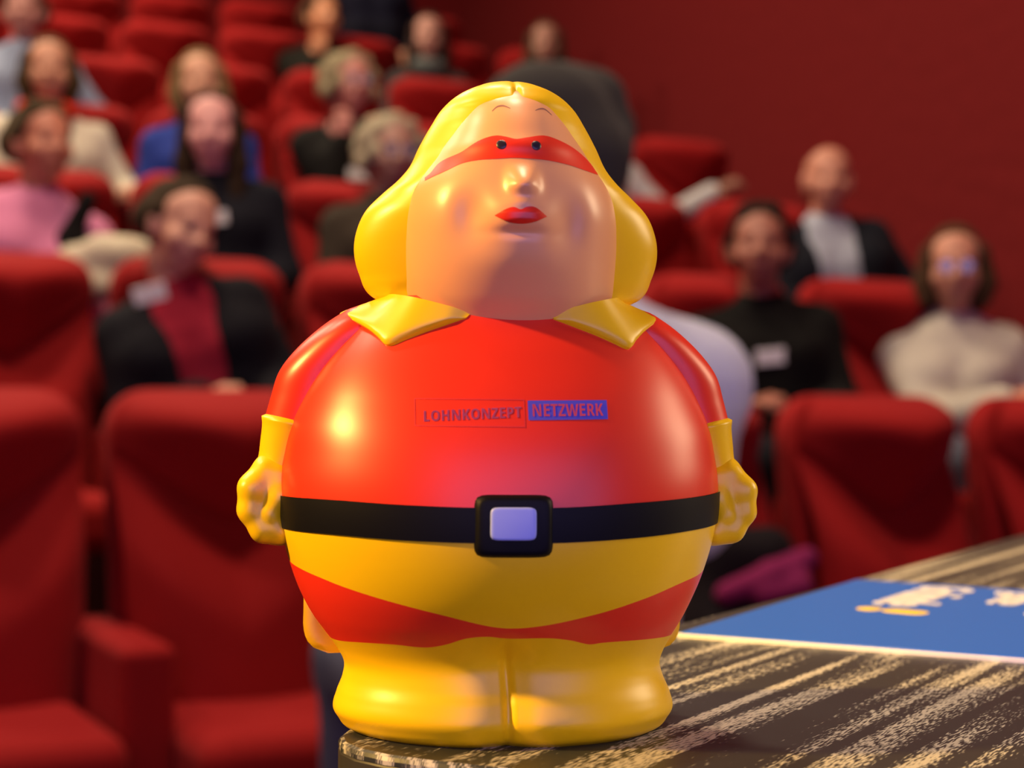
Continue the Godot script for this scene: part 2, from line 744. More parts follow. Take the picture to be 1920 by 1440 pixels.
func hair_point(deg: float, y: float) -> Vector3:
	var a := deg_to_rad(deg)
	var x := 5.0 + HW.at(y) * sin(a)
	var z := (HF.at(y) if cos(a) > 0.0 else HB.at(y)) * cos(a)
	if cos(a) > 0.0 and y > 1145.0:
		z -= 7.0 * bump(x, 0, 10, 0, 6, 1) * smoothstep(1145.0, 1170.0, y)
	return Vector3(x, y, z) * UNIT


func band(lower: Callable, upper: Callable, lift: float, nv: int) -> Shape:
	return grid(300, nv, func(u: float, v: float) -> Vector3:
		var deg := -180.0 + 360.0 * u
		deg -= 24.0 * sin(deg_to_rad(deg)) * 0.6
		return body_point(deg, lerpf(lower.call(deg), upper.call(deg), v), lift), true, 1.0)


func ribbon(xs0: float, xs1: float, lo: Table, hi: Table, n: int, nv: int, lift: float, f: Callable) -> Shape:
	return grid(n, nv, func(u: float, v: float) -> Vector3:
		var x := lerpf(xs0, xs1, u)
		return f.call(x, lerpf(lo.at(x), hi.at(x), v), lift), false, 1.0)


func pad(cx: float, cy: float, rx: float, ry: float, corner: float, height: float, edge: float, f: Callable) -> Shape:
	# a raised rounded-rectangle pad that follows surface f; corner 1 gives an ellipse
	var power := lerpf(9.0, 2.0, corner)
	return grid(64, 14, func(u: float, v: float) -> Vector3:
		var a := u * TAU
		var c := absf(cos(a))
		var s := absf(sin(a))
		var r := pow(pow(c, power) + pow(s, power), -1.0 / power)
		var q := minf(1.0, v * 1.08)
		var rr := 1.0 - pow(1.0 - q, 1.0)
		var t := clampf((1.0 - rr) * minf(rx, ry) / edge, 0.0, 1.0)
		var h := height * sqrt(1.0 - (1.0 - t) * (1.0 - t)) - (4.0 if v >= 0.999 else 0.0)
		return f.call(cx + rx * rr * r * cos(a), cy + ry * rr * r * sin(a), h), true, 1.0)


func print_on(text: String, x0: float, x1: float, y: float, tilt: float, high: float, lift: float, f: Callable) -> Shape:
	var tm := TextMesh.new()
	var font := SystemFont.new()
	font.font_names = PackedStringArray(["Droid Sans"])
	font.font_weight = 700
	tm.font = font
	tm.text = text
	tm.font_size = 48
	tm.pixel_size = 0.01
	tm.depth = 0.001
	tm.curve_step = 1.5
	var a := tm.surface_get_arrays(0)
	var v: PackedVector3Array = a[Mesh.ARRAY_VERTEX]
	var lo := v[0]
	var hi := v[0]
	for p in v:
		lo = lo.min(p)
		hi = hi.max(p)
	var s := Shape.new()
	for p in v:
		var k := (p.x - lo.x) / (hi.x - lo.x)
		var x := lerpf(x0, x1, k)
		var yy := y + tilt * k + high * ((p.y - lo.y) / (hi.y - lo.y) - 0.5)
		s.pos.append(f.call(x, yy, lift if p.z > 0.0 else lift - 0.6))
		s.nor.append(Vector3.BACK)
	s.nor = a[Mesh.ARRAY_NORMAL]
	s.idx = a[Mesh.ARRAY_INDEX] if a[Mesh.ARRAY_INDEX] != null else PackedInt32Array(range(v.size()))
	return s


func loft(nu: int, nv: int, y0: float, y1: float, cx: Table, rx: Table, rz: Table, cz: float, tilt := 0.0) -> Shape:
	return grid(nu, nv, func(u: float, v: float) -> Vector3:
		var y := lerpf(y0, y1, v)
		var a := u * TAU
		var x := cx.at(y) + rx.at(y) * sin(a)
		var k := tilt * (1.0 - v) * (x - 380.0)
		return Vector3(x, y + k, cz + rz.at(y) * cos(a)) * UNIT, true)


func build_figure() -> void:
	BW = Table.new([0, 282, 8, 298, 22, 309, 38, 318, 68, 312, 98, 300, 123, 296, 148, 306, 168, 318, 210, 346, 260, 371, 300, 386, 360, 403, 415, 411, 460, 411, 510, 404, 560, 394, 610, 374, 660, 348, 700, 320, 740, 285, 773, 250, 798, 226])
	BF = Table.new([0, 200, 8, 216, 25, 230, 42, 238, 72, 232, 102, 220, 142, 215, 172, 230, 214, 262, 264, 292, 332, 314, 419, 320, 514, 300, 614, 255, 692, 208, 744, 175, 802, 150])
	FW = Table.new([729, 186, 784, 200, 844, 207, 906, 210, 954, 207, 994, 194, 1034, 170, 1086, 136, 1126, 112, 1154, 90, 1179, 56, 1194, 5])
	FD = Table.new([731, 158, 756, 172, 796, 200, 846, 222, 908, 232, 956, 230, 996, 222, 1036, 206, 1088, 180, 1128, 150, 1156, 120, 1181, 75, 1196, 5])
	HW = Table.new([778, 206, 788, 228, 800, 252, 840, 275, 880, 285, 920, 281, 960, 263, 990, 234, 1015, 206, 1040, 185, 1080, 166, 1120, 144, 1152, 123, 1178, 93, 1193, 62, 1201, 36, 1205, 2])
	HB = Table.new([778, 150, 838, 200, 918, 215, 1038, 190, 1118, 160, 1178, 105, 1198, 60, 1205, 2])
	# where the hair meets the face, as half widths; the depth of the hair's front follows from it
	var seen := Table.new([784, 188, 827, 190, 890, 192, 953, 187, 990, 177, 1019, 158, 1044, 139, 1072, 122, 1100, 102, 1131, 76, 1141, 66, 1156, 30])
	var pairs := []
	for y in [784, 806, 827, 859, 890, 924, 953, 974, 990, 1006, 1019, 1044, 1072, 1100, 1119, 1131, 1141, 1154]:
		var a := seen.at(y)
		pairs.append(y)
		pairs.append(FD.at(y) * sqrt(maxf(0.02, 1.0 - pow(a / FW.at(y), 2.0))) / sqrt(1.0 - pow(a / HW.at(y), 2.0)))
	HF = Table.new(pairs + [1171, 104, 1184, 88, 1195, 60, 1202, 30, 1205, 2])

	var t := thing("squeeze_figure", "squeezable superhero toy figure with yellow hair and red mask standing on the counter corner", "toy figure", FIGURE_AT, 6.0)
	var belt_top := Table.new([-180, 436, -80, 433.5, -47, 436, -28, 433, -12, 431, 0, 431, 11, 431.5, 31, 437, 74, 444, 110, 442, 180, 436])
	var belt_low := Table.new([-180, 378, -88, 374, -47, 376, -28, 373, -12, 371.5, 0, 371.5, 11, 372, 32, 377, 53, 383, 79, 386, 110, 384, 180, 378])
	var briefs_top := Table.new([-180, 318, -110, 316, -80, 310, -61, 297, -50, 284, -33, 262, -20, 244, -4, 221.5, 4, 221.5, 23, 242, 39, 265.5, 54, 286, 78, 299, 105, 312, 180, 318])
	var briefs_low := Table.new([-180, 176, -73, 172, -50, 179, -39, 181, -26.4, 180, -20.5, 187, -13.7, 200, -7.6, 204, -2.3, 200.5, 11, 200, 17.5, 194.5, 24.6, 184.5, 29, 186, 46, 184, 77, 177, 180, 176])
	part("tunic", band(belt_top.at, func(_d: float) -> float: return 798.0, 0.0, 90).mesh(), M.red, t, "glossy red tunic top")
	part("belt", band(belt_low.at, belt_top.at, 3.0, 10).mesh(), M.black, t, "black belt")
	part("tights", band(briefs_top.at, belt_low.at, 0.0, 24).mesh(), M.yellow, t)
	part("briefs", band(briefs_low.at, briefs_top.at, 0.0, 24).mesh(), M.red, t, "red briefs")
	var legs := band(func(_d: float) -> float: return 0.0, briefs_low.at, 0.0, 60)
	legs.add(grid(120, 8, func(u: float, v: float) -> Vector3:
		var p := body_point(-180.0 + 360.0 * u, 0.0)
		return Vector3(p.x * v, 0.0, p.z * v), true, 1.0))
	part("legs", legs.mesh(), M.yellow, t, "yellow legs and feet")
	var frame := part("buckle_frame", pad(-6, 400, 67, 53, 0.12, 11.0, 10.0, body_front).mesh(), M.black, t)
	part("buckle_plate", pad(-8, 405, 42, 30, 0.2, 13.0, 4.0, body_front).mesh(), M.plate, frame, "pale buckle plate")

	# head
	var head := part("head", grid(220, 200, func(u: float, v: float) -> Vector3:
		var deg := -180.0 + 360.0 * u
		return face_point(deg - 14.0 * sin(deg_to_rad(deg)), lerpf(729.0, 1193.0, v)), true).mesh(), M.skin, t, "skin coloured face with round cheeks")
	head.position.x = 4.0 * UNIT
	part("hair", grid(200, 200, func(u: float, v: float) -> Vector3: return hair_point(-180.0 + 360.0 * u, lerpf(778.0, 1204.9, 1.0 - pow(1.0 - v, 1.5))), true).mesh(), M.yellow, t, "smooth yellow hair in two lobes").position.x = 4.0 * UNIT
	var mask_hi := Table.new([-158, 1008, -146, 1017, -134, 1032, -93, 1051, -64, 1069.5, -34, 1078, -16, 1075, -1, 1071, 21, 1075, 53, 1081, 80, 1075.5, 112, 1064, 138, 1049, 163, 1028])
	var mask_lo := Table.new([-158, 1002, -146, 1007, -123, 1016, -94, 1028.5, -65, 1033, -35, 1034, -6, 1035.6, 25, 1035, 56, 1034, 99, 1029, 128, 1024, 148, 1022, 163, 1022])
	part("mask", ribbon(-156, 160, mask_lo, mask_hi, 90, 12, 1.0, face_front).mesh(), M.red, head, "red eye mask")
	for x in [-26.2, 35.6]:
		part("eye", pad(x, 1060, 9.5, 9.5, 1.0, 2.4, 6.0, face_front).mesh(), M.eye, head, "small dark painted eye")
	for q in [[-38.0, -6.0, 1127.0, 1137.0, 1132.0], [40.0, 72.0, 1130.0, 1135.0, 1126.0]]:
		var x0: float = q[0]
		var x1: float = q[1]
		var lo := Table.new([x0, q[2], lerpf(x0, x1, 0.25), lerpf(q[2], q[3], 0.75), lerpf(x0, x1, 0.6), q[3], x1, q[4]])
		var hi := Table.new([x0, q[2] + 1.6, lerpf(x0, x1, 0.25), lerpf(q[2], q[3], 0.75) + 2.6, lerpf(x0, x1, 0.6), q[3] + 3.0, x1, q[4] + 1.6])
		part("eyebrow", ribbon(x0, x1, lo, hi, 24, 3, 0.7, face_front).mesh(), M.brow, head, "thin arched painted eyebrow")
	var lip_hi := Table.new([-41, 931, -19, 943, -8, 945, 3, 941, 14, 946, 28, 946, 51, 931])
	var lip_mid := Table.new([-41, 931, -19, 933, 3, 931.5, 28, 933, 51, 931])
	var lip_lo := Table.new([-41, 931, -19, 920, 4, 916.5, 28, 920.5, 51, 931])
	var upper := ribbon(-41, 51, lip_mid, lip_hi, 50, 8, 0.0, func(x: float, y: float, _l: float) -> Vector3: return face_front(x, y, 3.5 * smoothstep(948.0, 934.0, y) * clampf(1.0 - pow(absf(x - 5.0) / 47.0, 3.0), 0.0, 1.0) + 0.8))
	upper.add(ribbon(-41, 51, lip_lo, lip_mid, 50, 8, 0.0, func(x: float, y: float, _l: float) -> Vector3: return face_front(x, y, 3.5 * smoothstep(915.0, 925.0, y) * clampf(1.0 - pow(absf(x - 5.0) / 47.0, 3.0), 0.0, 1.0) + 0.8)))
	part("lips", upper.mesh(), M.lips, head, "small painted red lips")

	# sleeves and gloves
	var s_cx := Table.new([558, 366, 570, 362, 610, 348, 660, 330, 700, 300, 740, 266, 763, 252, 780, 245, 788, 242])
	var s_rx := Table.new([558, 76, 570, 76, 610, 79, 660, 81, 700, 81, 740, 72, 763, 54, 780, 30, 788, 2])
	var s_rz := Table.new([558, 64, 610, 68, 660, 72, 700, 76, 740, 76, 763, 64, 780, 36, 788, 2])
	var sleeve := loft(64, 40, 560, 788, s_cx, s_rx, s_rz, -8.0)
	var g_cx := Table.new([396, 420, 443, 416, 468, 405, 498, 395, 528, 387, 563, 380, 574, 379, 580, 379])
	var g_rx := Table.new([408, 50, 443, 55, 468, 57, 498, 54, 528, 58, 563, 62, 574, 64, 578, 62, 580, 54])
	var g_rz := Table.new([408, 50, 468, 54, 528, 60, 563, 66, 574, 68, 578, 66, 580, 56])
	var glove := grid(64, 30, func(u: float, v: float) -> Vector3:
		var y := lerpf(408.0, 580.0, v)
		var a := u * TAU
		var x := g_cx.at(y) + g_rx.at(y) * sin(a)
		return Vector3(x, y - 0.16 * (430.0 - x) * smoothstep(458.0, 578.0, y), -6.0 + g_rz.at(y) * cos(a)) * UNIT, true)
	glove.add(grid(64, 3, func(u: float, v: float) -> Vector3:
		var a := u * TAU
		var x := 379.0 + 54.0 * v * sin(a)
		return Vector3(x, 580.0 - 0.16 * (430.0 - x), -6.0 + 56.0 * v * cos(a)) * UNIT, true, 1.0))
	var fist := PackedFloat32Array()
	bone(fist, Vector3(414, 462, -18), Vector3(414, 390, -14), 42, 42)          # palm
	bone(fist, Vector3(406, 440, 14), Vector3(408, 382, 12), 36, 36)
	bone(fist, Vector3(418, 474, 8), Vector3(428, 444, 24), 38, 36)
	bone(fist, Vector3(432, 430, 22), Vector3(426, 392, 22), 34, 34)
	for q in [[40.0, 21.0, 0.0], [14.0, 22.0, -2.0], [-16.0, 22.0, -4.0], [-42.0, 20.0, 4.0]]:  # four curled fingers, index in front
		var z: float = q[0]
		var r: float = q[1]
		var d: float = q[2]
		bone(fist, Vector3(432, 474, z * 0.8), Vector3(457, 444, z), r + 2, r + 2)
		bone(fist, Vector3(457, 444, z), Vector3(458 - d, 404, z), r + 2, r)
		bone(fist, Vector3(458 - d, 404, z), Vector3(436, 370 + d, z), r, r)
		bone(fist, Vector3(436, 370 + d, z), Vector3(406, 366 + d, z), r, r - 1)
		bone(fist, Vector3(406, 366 + d, z), Vector3(416, 390, z + 5), r - 1, r - 4)
	bone(fist, Vector3(404, 468, 36), Vector3(404, 428, 48), 22, 21)            # thumb
	bone(fist, Vector3(404, 428, 48), Vector3(422, 402, 52), 20, 14)
	var small := PackedFloat32Array()
	for f in fist:
		small.append(f * UNIT)
	glove.add(nets(small, 15.0 * UNIT, 4.0 * UNIT))
	part("sleeve", sleeve.mesh(), M.red, t)
	part("sleeve", sleeve.mirrored().mesh(), M.red, t)
	part("glove", glove.mesh(), M.yellow, t, "yellow gloved fist with curled fingers")
	part("glove", glove.mirrored().mesh(), M.yellow, t, "yellow gloved fist with curled fingers")

	# pointed collar over the shoulders, and the cape behind
	for side in [-1.0, 1.0]:
		part("collar", collar(side).mesh(), M.yellow, t, "pointed yellow collar flap")
	var c_w := Table.new([112, 324, 118, 343, 132, 361, 152, 370, 200, 372, 500, 360, 650, 330, 730, 270, 788, 215])
	var cape := Shape.new()
	for face in [1.0, -1.0]:
		cape.add(grid(60, 60, func(u: float, v: float) -> Vector3:
			var y := lerpf(112.0, 788.0, v)
			var q := u * 2.0 - 1.0
			var x := c_w.at(y) * q
			var thick := 15.0 * sqrt(maxf(0.0, 1.0 - pow(absf(q), 10.0))) * sqrt(clampf((y - 111.0) / 14.0, 0.0, 1.0))
			var z := -maxf(BF.at(y) * 0.82 * (0.5 if y > 500.0 else 0.7), 150.0) - 60.0 + 55.0 * q * q
			return Vector3(x + 7.0, y, z + face * thick) * UNIT, false, 0.0))
	part("cape", cape.mesh(), M.yellow, t, "yellow cape hanging behind the legs")

	# printed lettering across the chest
	var mark := part("chest_print", print_on("LOHNKONZEPT", -156, 10, 583, 9, 18, 0.9, body_front).mesh(), M.print_faint, t, "faint worn lettering")
	var box := Shape.new()
	for q in [[-172.0, 16.0, 612.0, 613.6], [-172.0, 16.0, 566.0, 567.6], [-172.0, -170.3, 566.0, 613.6], [14.4, 16.0, 566.0, 613.6]]:
		box.add(ribbon(q[0], q[1], Table.new([-200, q[2], 200, q[2]]), Table.new([-200, q[3], 200, q[3]]), 30, 2, 0.8, body_front))
	part("print_outline", box.mesh(), M.print_faint, mark)
	var plate := part("print_box", ribbon(22, 164, Table.new([22, 578, 164, 580.5]), Table.new([22, 611.5, 164, 613.5]), 40, 6, 0.8, body_front).mesh(), M.print_blue, t, "blue printed box with red lettering")
	part("lettering", print_on("NETZWERK", 30, 156, 595, 2, 21, 1.7, body_front).mesh(), M.red, plate)


func collar(side: float) -> Shape:
	var outer := [Vector3(78, 757, 164), Vector3(120, 745, 164), Vector3(155, 733, 161), Vector3(188, 720, 157), Vector3(218, 708, 150), Vector3(234, 722, 130), Vector3(250, 736, 108), Vector3(272, 750, 72), Vector3(296, 762, 15), Vector3(296, 764, -50), Vector3(236, 760, -140), Vector3(120, 755, -185), Vector3(0, 752, -200)]
	var inner := [Vector3(70, 764, 160), Vector3(110, 774, 156), Vector3(140, 782, 148), Vector3(165, 788, 136), Vector3(182, 792, 120), Vector3(192, 794, 104), Vector3(200, 796, 85), Vector3(208, 797, 50), Vector3(212, 797, 10), Vector3(208, 797, -40), Vector3(170, 797, -100), Vector3(90, 797, -130), Vector3(0, 797, -140)]
	var xs := []
	for k in 2:
		for ax in 3:
			var pairs := []
			for i in outer.size():
				pairs.append(i)
				pairs.append((inner if k == 0 else outer)[i][ax])
			xs.append(Table.new(pairs))
	return grid(96, 24, func(u: float, v: float) -> Vector3:
		var q := u * 12.0
		var a := Vector3(xs[0].at(q), xs[1].at(q), xs[2].at(q))
		var b := Vector3(xs[3].at(q), xs[4].at(q), xs[5].at(q))
		var out := Vector3(b.x, 0, b.z).normalized() * 0.75 + Vector3.UP * 0.66
		var thick := 6.5 * smoothstep(0.0, 0.8, q)
		var w := minf(1.0, v * 1.15)
		var h := thick * pow(maxf(0.0, 1.0 - pow(w, 14.0)), 0.5)
		if v > 0.9:
			h = -8.0 * (v - 0.9) * 10.0
		var p := a.lerp(b, w) + out * h
		return Vector3(p.x * side, p.y, p.z) * UNIT, false, 0.0)


# ------------------------------------------------------------------ the card on the counter
func build_card() -> void:
	var t := thing("greeting_card", "blue card with white and yellow lettering lying on the counter behind the figure", "card", Vector3(0.11, TABLE_Y, -0.43))
	var q := [Vector2(0.0395, -0.3930), Vector2(0.1050, -0.5062), Vector2(0.222, -0.446), Vector2(0.158, -0.341)]
	var blue := paint(Color8(34, 104, 214), 0.35)
	var white := paint(Color8(240, 240, 246), 0.4)
	var yellow := paint(Color8(252, 220, 40), 0.3)
	var at := Vector3(0.11, 0, -0.43)
	var pts := PackedVector2Array(q)
	part("card_stock", slab_from(pts, 0.0010, 0.0010, 0.0001, at, Vector2.RIGHT, Vector2.UP), white, t, "white card stock showing at the edges")
	var mid: Vector2 = (q[0] + q[2]) / 2.0
	var top := PackedVector2Array()
	for p in pts:
		top.append(mid + (p - mid) * 0.988)
	part("printed_face", slab_from(top, 0.0013, 0.0006, 0.0001, at, Vector2.RIGHT, Vector2.UP), blue, t, "blue printed face")
	# lines of text read from the far side towards the near side
	var reading := Vector2(-0.527, 0.850)
	var upward := Vector2(0.850, 0.527)
	var start := Vector2(0.1221, -0.4886)
	lettering(t, "Gründe", start, reading, upward, 0.0165, 0.0475, white, at)
	lettering(t, "gute", start + upward * 0.0213, reading, upward, 0.0145, 0.028, white, at)
	lettering(t, "Viele", start + upward * 0.0400, reading, upward, 0.0145, 0.046, white, at)
	var bang := Shape.new()
	for e in [[0.003, 0.0036], [0.0100, 0.0160]]:
		var a: Vector2 = start + reading * 0.0572 + upward * e[0]
		var b: Vector2 = start + reading * 0.0572 + upward * e[1]
		bang.add(grid(40, 5, func(u: float, v: float) -> Vector3:
			var ang := u * TAU
			var end: Vector2 = b if cos(ang) > 0.0 else a
			var p: Vector2 = a.lerp(b, 0.5).lerp(end + upward * cos(ang) * 0.003 + reading * sin(ang) * 0.0042, v)
			return Vector3(p.x - at.x, 0.0013 + 0.0003 * (1.0 - v * v), p.y - at.z), true, 1.0))
	part("exclamation_mark", bang.mesh(), yellow, t, "yellow exclamation mark")


func lettering(t: Node3D, text: String, start: Vector2, reading: Vector2, upward: Vector2, high: float, wide: float, m: Material, at: Vector3) -> void:
	var s := print_on(text, 0.0, 1.0, 0.5, 0.0, 1.0, 0.001, func(x: float, y: float, l: float) -> Vector3:
		var p := start + reading * wide * x + upward * high * y
		return Vector3(p.x - at.x, 0.0016 if l > 0.0009 else 0.0012, p.y - at.z))
	for i in s.nor.size():
		s.nor[i] = Vector3.UP
	part("printed_word", s.mesh(), m, t, "white printed word")


# ------------------------------------------------------------------ cinema seats
func seat_meshes() -> Dictionary:
	var d := {}
	var wide := 0.53
	var outline := func(v: float) -> float:       # half width by height, rounded shoulders
		var y := v * 0.74
		var w := 0.265 - 0.02 * (1.0 - v)
		var r := 0.11
		if y > 0.74 - r:
			var q := (y - (0.74 - r)) / r
			w -= r * (1.0 - sqrt(maxf(0.0, 1.0 - q * q)))
		return w
	var vee := func(q: float) -> float: return 0.74 - 0.315 + 0.165 * pow(absf(q), 1.2)      # lower edge of the head pad
	var depth := func(q: float, y: float) -> float:
		var e: float = y - vee.call(q)
		var round_side := 0.05 * (1.0 - pow(absf(q), 6.0))
		var swell := 0.03 * smoothstep(0.0, 0.025, e) + 0.13 * smoothstep(-0.02, 0.22, e) if e > 0.0 else 0.14 * smoothstep(-0.02, 0.24, -e)
		var crown := 1.0 - pow(clampf((y - 0.62) / 0.12, 0.0, 1.0), 3.0)
		return (round_side + swell * (1.0 - 0.5 * q * q)) * crown + 0.01
	for k in 2:
		var face := grid(26, 18, func(u: float, v: float) -> Vector3:
			var q := u * 2.0 - 1.0
			var y: float = lerpf(vee.call(q), 0.74, v) if k == 0 else lerpf(0.0, vee.call(q), v)
			if k == 0 and v > 0.5:
				y = lerpf(vee.call(q), 0.74, 0.5 + 0.5 * sin((v - 0.5) * PI))
			return Vector3(q * outline.call(y / 0.74), 0.40 + y, depth.call(q, y) - 0.07 * (y / 0.74 - 0.3)), false, 0.0)
		for i in face.nor.size():
			if face.nor[i].z < 0.0:
				face.nor[i] = -face.nor[i]
		d["head_pad" if k == 0 else "back_pad"] = face.mesh()
	# upholstered shell behind the pads
	d.backrest = grid(48, 30, func(u: float, v: float) -> Vector3:
		var y := 0.74 * (1.0 - pow(1.0 - v, 1.6))
		var w: float = maxf(outline.call(y / 0.74), 0.002)
		var a := u * TAU
		var c := cos(a)
		var s := sin(a)
		var r := pow(pow(absf(c), 5.0) + pow(absf(s), 5.0), -0.2)
		var thick := 0.06 * (1.0 - pow(v, 8.0)) + 0.004
		return Vector3(w * s * r, 0.40 + y, -0.045 + thick * c * r - 0.07 * (y / 0.74 - 0.3)), true, 0.0).mesh()
	d.cushion = soft_box(Vector3(0.46, 0.16, 0.58), 0.06)
	d.armrest = soft_box(Vector3(0.12, 0.30, 0.50), 0.03)
	d.pedestal = soft_box(Vector3(0.30, 0.30, 0.34), 0.02)
	return d


func build_seats() -> void:
	var d := seat_meshes()
	var first: Node3D = null
	for r in floors.size():
		var n := 0
		for t in range(-3, 10):
			var p: Vector3 = ROW_ZERO + ROW_N.normalized() * ROW_STEP * r + ROW_U.normalized() * PITCH * (t + 0.5 + row_shift[r])
			p.y = floors[r]
			if p.dot(ROW_U.normalized()) > 3.45:
				continue
			var x := 960.0 + 3118.0 * p.x / -p.z
			if x < -330.0 or x > 2180.0:
				continue
			var label := "red cinema seat in the %s, %s in view from the left" % [row_words[r], ordinals[n]]
			n += 1
			var s: Node3D
			if first == null:
				s = thing("cinema_seat", label, "seat", p, SEAT_YAW, "red cinema seats in rows")
				first = s
				part("backrest", d.backrest, M.seat, s)
				part("head_pad", d.head_pad, M.seat, s)
				part("back_pad", d.back_pad, M.seat, s)
				part("cushion", d.cushion, M.seat, s).position = Vector3(0, 0.37, 0.31)
				part("armrest", d.armrest, M.seat, s).position = Vector3(0.29, 0.46, 0.24)
				part("pedestal", d.pedestal, M.seat_shell, s).position = Vector3(0, 0.15, 0.22)
			else:
				s = first.duplicate()
				s.name = numbered("cinema_seat")
				add_child(s)
				s.position = p
				s.set_meta("label", label)


# ------------------------------------------------------------------ people
func sight(px: float, py: float) -> Vector3:
	return (Basis(Vector3.BACK, deg_to_rad(0.6)) * Vector3((px - 960.0) / 3118.0, -(py - 720.0) / 3118.0, -1.0)).normalized()


func in_row(px: float, py: float, row: int, before := 0.2) -> Vector3:
	var d := sight(px, py)
	return Vector3(0, CAM_Y, 0) + d * ((3.94 + ROW_STEP * row - before) / d.dot(ROW_N.normalized()))


func limb(list: PackedFloat32Array, from: Vector3, to: Vector3, la: float, lb: float, pole: Vector3, r0: float, r1: float, r2: float) -> Vector3:
	# two bones from a joint towards a target; gives the middle joint
	var v := to - from
	var d := clampf(v.length(), 0.05, (la + lb) * 0.999)
	var dir := v.normalized()
	var c := (la * la + d * d - lb * lb) / (2.0 * d)
	var h := sqrt(maxf(la * la - c * c, 0.0))
	var side := (pole - dir * pole.dot(dir)).normalized()
	var mid := from + dir * c + side * h
	bone(list, from, mid, r0, r1)
	bone(list, mid, from + dir * d, r1, r2)
	return mid


func hand(list: PackedFloat32Array, at: Vector3, dir: Vector3, palm: Vector3, side: float) -> void:
	# palm, four bent fingers of different lengths and a thumb off the side of the palm
	var f := dir.normalized()
	var n := (palm - f * palm.dot(f)).normalized()
	var w := f.cross(n).normalized() * side
	for k in 4:
		var o := w * (0.027 - 0.018 * k)
		bone(list, at + o * 0.5, at + o + f * 0.085, 0.017, 0.013)
		var long: float = [0.040, 0.046, 0.043, 0.033][k]
		var knuckle := at + o * 1.1 + f * 0.09
		var bent := knuckle + (f * 0.9 + n * 0.35).normalized() * long
		bone(list, knuckle, bent, 0.0095, 0.0088)
		bone(list, bent, bent + (f * 0.35 + n * 0.9).normalized() * long * 0.8, 0.0088, 0.0075)
	var root := at + w * 0.026 + f * 0.03
	var tip := root + (w * 0.8 + f * 0.6 + n * 0.3).normalized() * 0.038
	bone(list, root, tip, 0.013, 0.0105)
	bone(list, tip, tip + (f * 0.9 + n * 0.4).normalized() * 0.03, 0.0105, 0.009)


func head_bones(list: PackedFloat32Array, h: Vector3, b: Basis) -> void:
	for q in [
		[Vector3(0, 0.035, -0.032), Vector3(0, 0.045, 0.018), 0.086, 0.078], [Vector3(0, -0.015, 0.028), Vector3(0, -0.055, 0.034), 0.069, 0.058],
		[Vector3(0, -0.088, 0.045), Vector3(0, -0.078, 0.056), 0.033, 0.028], [Vector3(-0.028, 0.026, 0.082), Vector3(0.028, 0.026, 0.082), 0.017, 0.017],
		[Vector3(-0.04, -0.03, 0.062), Vector3(0.04, -0.03, 0.062), 0.032, 0.032], [Vector3(0, 0.012, 0.096), Vector3(0, -0.026, 0.113), 0.009, 0.014],
		[Vector3(-0.014, -0.03, 0.1), Vector3(0.014, -0.03, 0.1), 0.009, 0.009], [Vector3(-0.084, 0.005, -0.008), Vector3(-0.082, -0.032, -0.004), 0.018, 0.012],
		[Vector3(0.084, 0.005, -0.008), Vector3(0.082, -0.032, -0.004), 0.018, 0.012], [Vector3(-0.016, -0.058, 0.09), Vector3(0.016, -0.058, 0.09), 0.012, 0.012]]:
		bone(list, h + b * q[0] * 1.08, h + b * q[1] * 1.08, q[2] * 1.08, q[3] * 1.08)


func hair_bones(list: PackedFloat32Array, h: Vector3, b: Basis, kind: String) -> void:
	var q := []
	if kind == "bald":
		q = [[Vector3(-0.076, -0.005, -0.03), Vector3(-0.05, -0.02, -0.09), 0.024, 0.03], [Vector3(0.076, -0.005, -0.03), Vector3(0.05, -0.02, -0.09), 0.024, 0.03], [Vector3(-0.05, -0.03, -0.085), Vector3(0.05, -0.03, -0.085), 0.034, 0.034]]
	else:
		q = [[Vector3(0, 0.05, -0.045), Vector3(0, 0.066, -0.006), 0.092, 0.080], [Vector3(-0.05, 0.01, -0.055), Vector3(0.05, 0.01, -0.055), 0.066, 0.066], [Vector3(-0.07, 0.03, -0.01), Vector3(-0.076, -0.02, -0.02), 0.032, 0.018], [Vector3(0.07, 0.03, -0.01), Vector3(0.076, -0.02, -0.02), 0.032, 0.018]]
	if kind == "short":
		q.append([Vector3(-0.035, 0.098, 0.03), Vector3(0.035, 0.098, 0.03), 0.042, 0.042])
		q.append([Vector3(-0.068, 0.06, 0.025), Vector3(-0.072, 0.03, 0.0), 0.026, 0.022])
		q.append([Vector3(0.068, 0.06, 0.025), Vector3(0.072, 0.03, 0.0), 0.026, 0.022])
	if kind == "curly":
		for k in 26:
			var a := k * 2.399
			var y := 0.11 - 0.0062 * k
			var r := 0.098 - maxf(0.0, y - 0.06) * 0.9
			var p := Vector3(sin(a) * r, y, -0.02 + cos(a) * r * 0.95)
			if p.z > 0.05 and p.y < 0.07:
				continue
			q.append([p, p + Vector3(0.012, 0.008, 0.0), 0.034, 0.030])
	if kind == "long" or kind == "bob":
		var drop := -0.22 if kind == "long" else -0.09
		for s in [-1.0, 1.0]:
			q.append([Vector3(s * 0.075, 0.05, 0.015), Vector3(s * 0.092, drop * 0.5, 0.012), 0.034, 0.034])
			q.append([Vector3(s * 0.092, drop * 0.5, 0.012), Vector3(s * 0.085, drop, 0.02), 0.034, 0.03])
			q.append([Vector3(s * 0.05, 0.02, -0.07), Vector3(s * 0.055, drop, -0.055), 0.05, 0.05])
	for e in q:
		bone(list, h + b * e[0] * 1.08, h + b * e[1] * 1.08, e[2] * 1.08, e[3] * 1.08)


